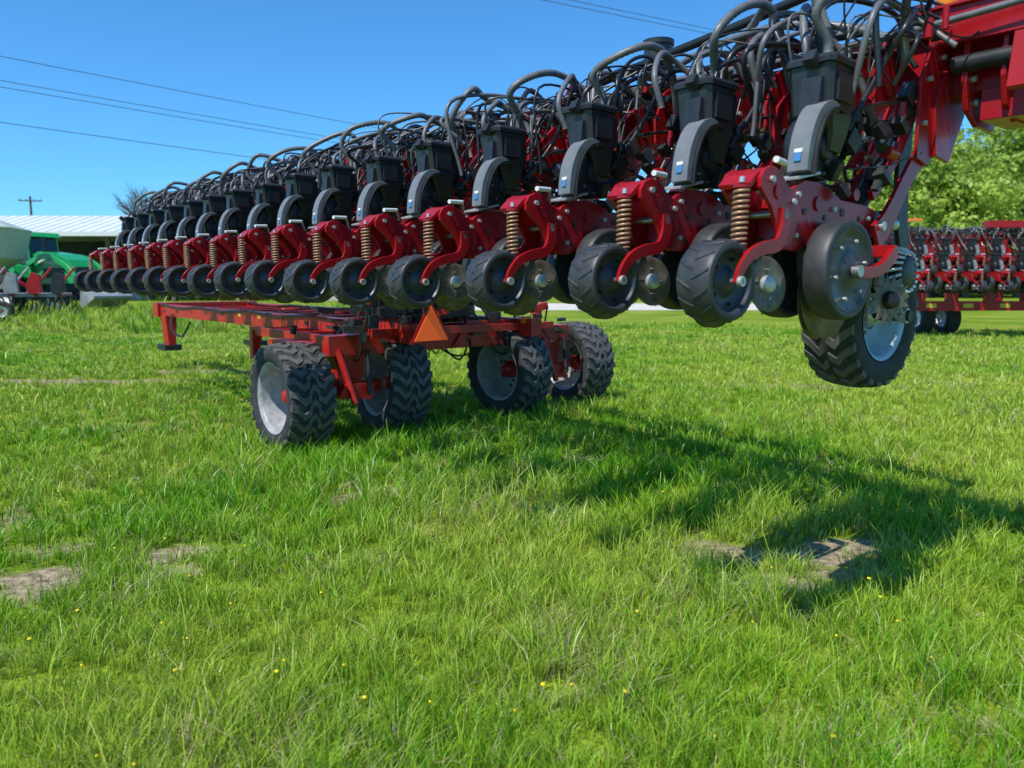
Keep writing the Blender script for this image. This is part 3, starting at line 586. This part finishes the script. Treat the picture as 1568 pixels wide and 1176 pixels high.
# ---------------------------------------------------------------- trees
def treemass(name,trees,leaf,per,seed,c_lo,c_hi):
    r_=np.random.RandomState(seed); Vs=[];Cs=[]; tb=MB()
    for (x,y,h,w) in trees:
        nb=r_.randint(18,28); bl=[]
        for i in range(nb):
            zz=h*(.16+.78*r_.rand()); k=math.sin(math.pi*min(1,max(.08,(zz/h-.04)/1.0)))**.6
            a=r_.rand()*6.28; q=w*.5*k*(.35+.6*r_.rand()); bl.append((x+q*math.cos(a),y+q*math.sin(a),zz,w*(.11+.13*r_.rand())))
        tb.tube(crom([(x,y,0),(x+.1,y,h*.3),(x-.15,y+.1,h*.6),(x,y,h*.9)],4),[.32,.3,.29,.27,.25,.23,.21,.19,.16,.13,.1,.07,.04],'bark',7)
        for bx,by,bz,br in bl[::2]: tb.tube([(x,y,bz*.6),((x+bx)/2,(y+by)/2,bz*.85),(bx,by,bz)],[.12,.07,.03],'bark',5)
        hue=r_.rand()
        for bx,by,bz,br in bl:
            n=int(per*(br/(w*.2))**2); v=r_.randn(n,3); v/=np.linalg.norm(v,axis=1)[:,None]; rad=br*(.5+.65*r_.rand(n)**.5)[:,None]
            c=np.array([bx,by,bz])+v*rad*np.array([1,1,.75])+r_.randn(n,3)*br*.16
            nrm=v+r_.randn(n,3)*.55; nrm/=np.linalg.norm(nrm,axis=1)[:,None]
            t1=np.cross(nrm,r_.randn(n,3)); t1/=np.linalg.norm(t1,axis=1)[:,None]; t2=np.cross(nrm,t1)
            s=(leaf*(.5+.8*r_.rand(n)))[:,None]
            Vs.append(np.stack([c-t1*s,c-t2*s*.6,c+t1*s,c+t2*s*.6],1))
            br_=r_.rand()*.4; tt=np.clip(hue*.5+br_+.3*r_.rand(n),0,1)[:,None]; col=np.array(c_lo)*(1-tt)+np.array(c_hi)*tt
            C=np.ones((n,4,4)); C[:,:,:3]=col[:,None]; Cs.append(C)
    V=np.concatenate(Vs);C=np.concatenate(Cs);n=len(V)
    me=npmesh(name,V.reshape(-1,3),np.arange(n*4),np.arange(n)*4)
    ca=me.attributes.new('Col','FLOAT_COLOR','POINT'); ca.data.foreach_set('color',C.reshape(-1).astype(np.float32))
    me.materials.append(LM); e=empty(name); o=bpy.data.objects.new(name+'_foliage',me); scene.collection.objects.link(o); o.parent=e
    tb.obj(name+'_trunks',e); return e
LM=leafmat('tree_leaf',.4,.5)
rnd=random.Random(21); T=[]
for i in range(42):
    x=rnd.uniform(33,92); y=rnd.uniform(80,108); T.append((x,y,rnd.uniform(15.5,19)*(y/88)*(1.0+.08*math.sin(x*.25)),rnd.uniform(8,11)))
for i in range(18):
    x=30+i*3.4+rnd.uniform(-1,1); T.append((x,75+rnd.uniform(-2,2),rnd.uniform(10,14),rnd.uniform(6,8)))
treemass('tree_row',T,.30,230,3,(.14,.26,.02),(.48,.60,.10))
T=[(x+rnd.uniform(-3,3),190+rnd.uniform(-8,8),rnd.uniform(5,8),rnd.uniform(9,14)) for x in range(-190,200,7)]
treemass('distant_treeline',T,.7,60,4,(.06,.12,.02),(.16,.25,.05))
tb=MB(); rnd=random.Random(2)
def branch(p,d,l,r,dep):
    q=p+d*l; m=p+d*l*.5+Vector((rnd.uniform(-.1,.1),0,rnd.uniform(-.05,.1)))*l
    tb.tube([p,m,q],[r,r*.8,r*.55],'bark',5)
    if dep==0: return
    for i in range(4 if dep>1 else 3):
        nd=(d+Vector((rnd.uniform(-.8,.8),rnd.uniform(-.8,.8),rnd.uniform(-.1,.5)))).normalized(); branch(p+(q-p)*rnd.uniform(.6,1),nd,l*rnd.uniform(.6,.8),r*.55,dep-1)
branch(Vector((-34.5,78,0)),Vector((0,0,1)),4.2,.22,5)
tb.obj('bare_tree')

# ---------------------------------------------------------------- buildings / machines far left
s=MB()
x0,x1,y0,y1=-52,-12,62,76
s.add([(x0,y0-.6,5.4),(x1,y0-.6,5.4),(x1,(y0+y1)/2,7.3),(x0,(y0+y1)/2,7.3),(x0,y1,5.4),(x1,y1,5.4)],[(0,1,2,3),(3,2,5,4)],'roof_metal')
s.box(((x0+x1)/2,y0-.62,5.3),(x1-x0,.08,.35),'white_paint')
s.box(((x0+x1)/2,y1,2.7),(x1-x0,.2,5.4),'shed_dark')
for x in np.arange(x0,x1+.1,5): s.box((x,y0,2.65),(.3,.3,5.3),'wood')
s.box((x0+3,y0+.1,2.3),(6,.1,4.5),'shed_wall'); s.box((x1-2,y0+.1,2.6),(4,.1,5.1),'shed_wall')
for x in np.arange(x0,x1,.9): s.box((x,(y0-.6+(y0+y1)/2)/2,6.37),(.06,7.9,.05),'roof_metal',(math.degrees(math.atan2(1.9,7.6)),0,0))
rnd=random.Random(8)
for i in range(14): s.box((rnd.uniform(x0,x1),rnd.uniform(64,72),rnd.uniform(.8,1.6)),(rnd.uniform(1,3),2,rnd.uniform(1,2.5)),rnd.choice(['grey_paint','shed_dark','red_paint','shed_wall']))
s.obj('farm_shed')
def pole(name,x,y,h):
    p=MB(); p.tube([(0,0,0),(0,0,h)],[.17,.11],'wood',8); p.box((0,0,h-.5),(2.4,.12,.12),'wood')
    for a in(-1.05,-.4,.4,1.05): p.cyl((a,0,h-.36),'z',.05,.16,'grey_paint',8)
    return p.obj(name,None,0,(x,y,0),(0,0,R(20)))
pole('utility_pole',-55,90,11.2); pole('utility_pole.001',21,66.5,9.6); pole('utility_pole.002',-31,9.4,9.6)
wl=MB()
for (a,b,h) in (((-31,9.4),(21,66.5),9.1),((-31.8,9.4),(20.2,66.8),8.5),((-31.8,9.8),(20.2,67.2),8.35),((-31,8.2),(21,66.2),6.95)):
    P=[(a[0]+(b[0]-a[0])*t,a[1]+(b[1]-a[1])*t,h-.5*math.sin(math.pi*t)) for t in np.linspace(0,1,30)]; wl.tube(P,.011,'wire',5)
for o in(0,.5):
    P=[(-22+ (22+38)*t,14.5+o+t*33,11.1-.0*t) for t in np.linspace(0,1,20)]; wl.tube(P,.011,'wire',5)
wl.obj('power_lines')
e=empty('green_tractor',(-24.4,41,0),(0,0,R(-25)))
cb=MB()
cb.prism([(-.2,1.5),(-.2,3.0),(.3,3.15),(1.6,3.0),(2.5,2.7),(2.8,2.3),(2.8,1.5)],-.65,.65,'green_paint')
cb.prism([(-2.3,1.3),(-2.4,2.1),(-1.9,2.45),(-.2,2.45),(-.2,1.3)],-.8,.8,'green_paint')
for y in(-1.15,1.15):
    cb.prism([(-2.6,1.9),(-2.2,2.45),(-1.4,2.6),(-.6,2.4),(-.2,1.8),(-.5,1.85),(-1.0,2.2),(-1.6,2.3),(-2.2,2.1)],y-.35,y+.35,'green_paint')
cb.prism([(-2.0,2.45),(-1.85,3.9),(-.35,3.9),(-.15,2.45)],-.78,.78,'glass_dark')
cb.prism([(-2.15,3.9),(-2.1,4.12),(-.3,4.15),(-.05,3.92)],-.92,.92,'green_paint')
for x,x2 in((-2.0,-1.87),(-1.1,-1.1),(-.15,-.35)):
    for y in(-.8,.8): cb.tube([(x,y,2.4),(x2,y,3.9)],.05,'green_paint',6)
cb.prism([(.2,2.55),(.2,2.75),(2.2,2.6),(2.5,2.4)],-.67,-.655,'white_paint'); cb.box((1.4,-.66,2.05),(1.6,.02,.5),'dark_metal')
cb.box((2.82,0,2.0),(.04,.9,.7),'dark_metal'); cb.rod((.6,-.55,3.0),(.6,-.55,3.9),.06,'dark_metal')
cb.box((.8,0,1.2),(4,.7,.4),'dark_metal'); cb.box((3.1,0,1.2),(.5,.8,.6),'dark_metal')
for y in(-.9,.9): cb.ribbon([(-.3,2.5),(1.2,2.9),(2.8,2.3),(4.0,1.0)],.25,y-.06,y+.06,'green_paint')
cb.prism([(3.9,1.2),(4.9,.9),(4.9,.8),(4.0,.3),(3.8,.5)],-1.1,1.1,'grey_paint')
cb.obj('body',e,.04)
w=MB()
for y in(-1.15,1.15): tire(w,(-1.5,y,.98),'y',.98,.55,.55,rimm='white_paint',side=-1 if y<0 else 1); tire(w,(1.9,y*.9,.7),'y',.7,.42,.38,rimm='white_paint',side=-1 if y<0 else 1)
for y in(-1.15,1.15): w.lugs((-1.5,y,.98),'y',.98,.55,20,[(-.26,-.1),(0,.06),(.26,-.1)],.05,.05,'rubber',.03)
w.obj('wheels',e)
e=empty('grain_cart',(-26.1,37,0),(0,0,R(15)))
cb=MB()
loft(cb,[(0,0,1.7,.9,.8,.1),(0,0,2.7,2.3,1.6,.25),(0,0,4.0,2.6,1.8,.3),(0,0,4.1,2.65,1.85,.3),(0,0,4.55,1.6,1.0,.5)],'pale_green')
cb.box((0,-1.84,3.7),(4,.03,.15),'white_paint'); cb.rod((0,-1.4,1.8),(-1.0,-1.9,4.9),.2,'pale_green',14)
cb.box((0,0,1.1),(4.2,1.0,.3),'dark_metal'); cb.rod((2,0,1.0),(4.5,0,.6),.1,'dark_metal')
for x in(-1,0,1,2): cb.box((x,-1.72,3.3),(.08,.12,1.2),'pale_green')
cb.obj('hopper',e,.03); w=MB()
for y in(-1.6,1.6): tire(w,(0,y,.85),'y',.85,.7,.4,side=-1 if y<0 else 1)
w.obj('wheels',e)
e=empty('tillage_implement',(-22.6,32.5,0),(0,0,R(20)))
cb=MB(); rnd=random.Random(6)
for y in(-1,0,1): cb.box((0,y,1.05),(7,.14,.14),'grey_paint')
for x in np.arange(-3.4,3.5,.85):
    cb.box((x,0,1.05),(.12,2.4,.12),'red_paint' if x>0 else 'grey_paint')
    for y in(-1,0,1): cb.ribbon([(x,1.05),(x+.25,.85),(x+.2,.4),(x-.05,.15)],.06,y-.03,y+.03,'dark_metal')
    cb.cyl((x,-1.3,.45),'x',.36,.03,'disc_steel',18)
    mt=rnd.choice(['red_paint','grey_paint','dark_metal','red_paint']); cb.prism([(x-.25,1.1),(x-.3,1.5),(x-.1,2.0),(x+.2,1.9),(x+.25,1.15)],-1.3,-1.0,mt); cb.rod((x,-1.1,1.4),(x+.5,-.4,2.2),.05,rnd.choice(['red_paint','grey_paint']))
for x in(-2.5,2.5): cb.rod((x,0,1),(x*.3,0,2.4),.07,'red_paint')
cb.rod((-1,0,2.4),(1,0,2.4),.07,'red_paint')
cb.obj('frame',e,.01); w=MB()
for x in(-1.2,1.4): tire(w,(x,-1.7,.42),'y',.42,.3,.22)
w.obj('wheels',e)

# ---------------------------------------------------------------- light, world, camera
d=Vector((.474,.525,-1)).normalized()
L=bpy.data.lights.new('sun','SUN'); L.energy=5; L.angle=R(.5); L.color=(1,.96,.89)
lo=bpy.data.objects.new('sun',L); scene.collection.objects.link(lo); lo.rotation_euler=d.to_track_quat('-Z','Y').to_euler(); lo.location=(-10,-10,20)
wd=bpy.data.worlds.new('World'); scene.world=wd; wd.use_nodes=True; nt=wd.node_tree
bg=nt.nodes['Background']; sk=nt.nodes.new('ShaderNodeTexSky'); sk.sky_type='NISHITA'; sk.sun_disc=False
sk.sun_elevation=math.asin(-d.z); sk.sun_rotation=math.atan2(-d.x,-d.y)%(2*math.pi); sk.air_density=1.0; sk.dust_density=.3; sk.ozone_density=3
tint=nt.nodes.new('ShaderNodeMixRGB'); tint.blend_type='MULTIPLY'; tint.inputs[0].default_value=1; tint.inputs[2].default_value=(.55,1.28,1.8,1)
nt.links.new(sk.outputs[0],tint.inputs[1]); nt.links.new(tint.outputs[0],bg.inputs[0]); bg.inputs[1].default_value=.105
cam=bpy.data.cameras.new('camera'); co=bpy.data.objects.new('camera',cam); scene.collection.objects.link(co); scene.camera=co
co.location=(0,0,H); co.rotation_euler=(R(90-7.63),0,0); cam.sensor_width=36; cam.lens=27.1; cam.clip_end=4000
cam.dof.use_dof=True; cam.dof.focus_distance=5.0; cam.dof.aperture_fstop=2.4
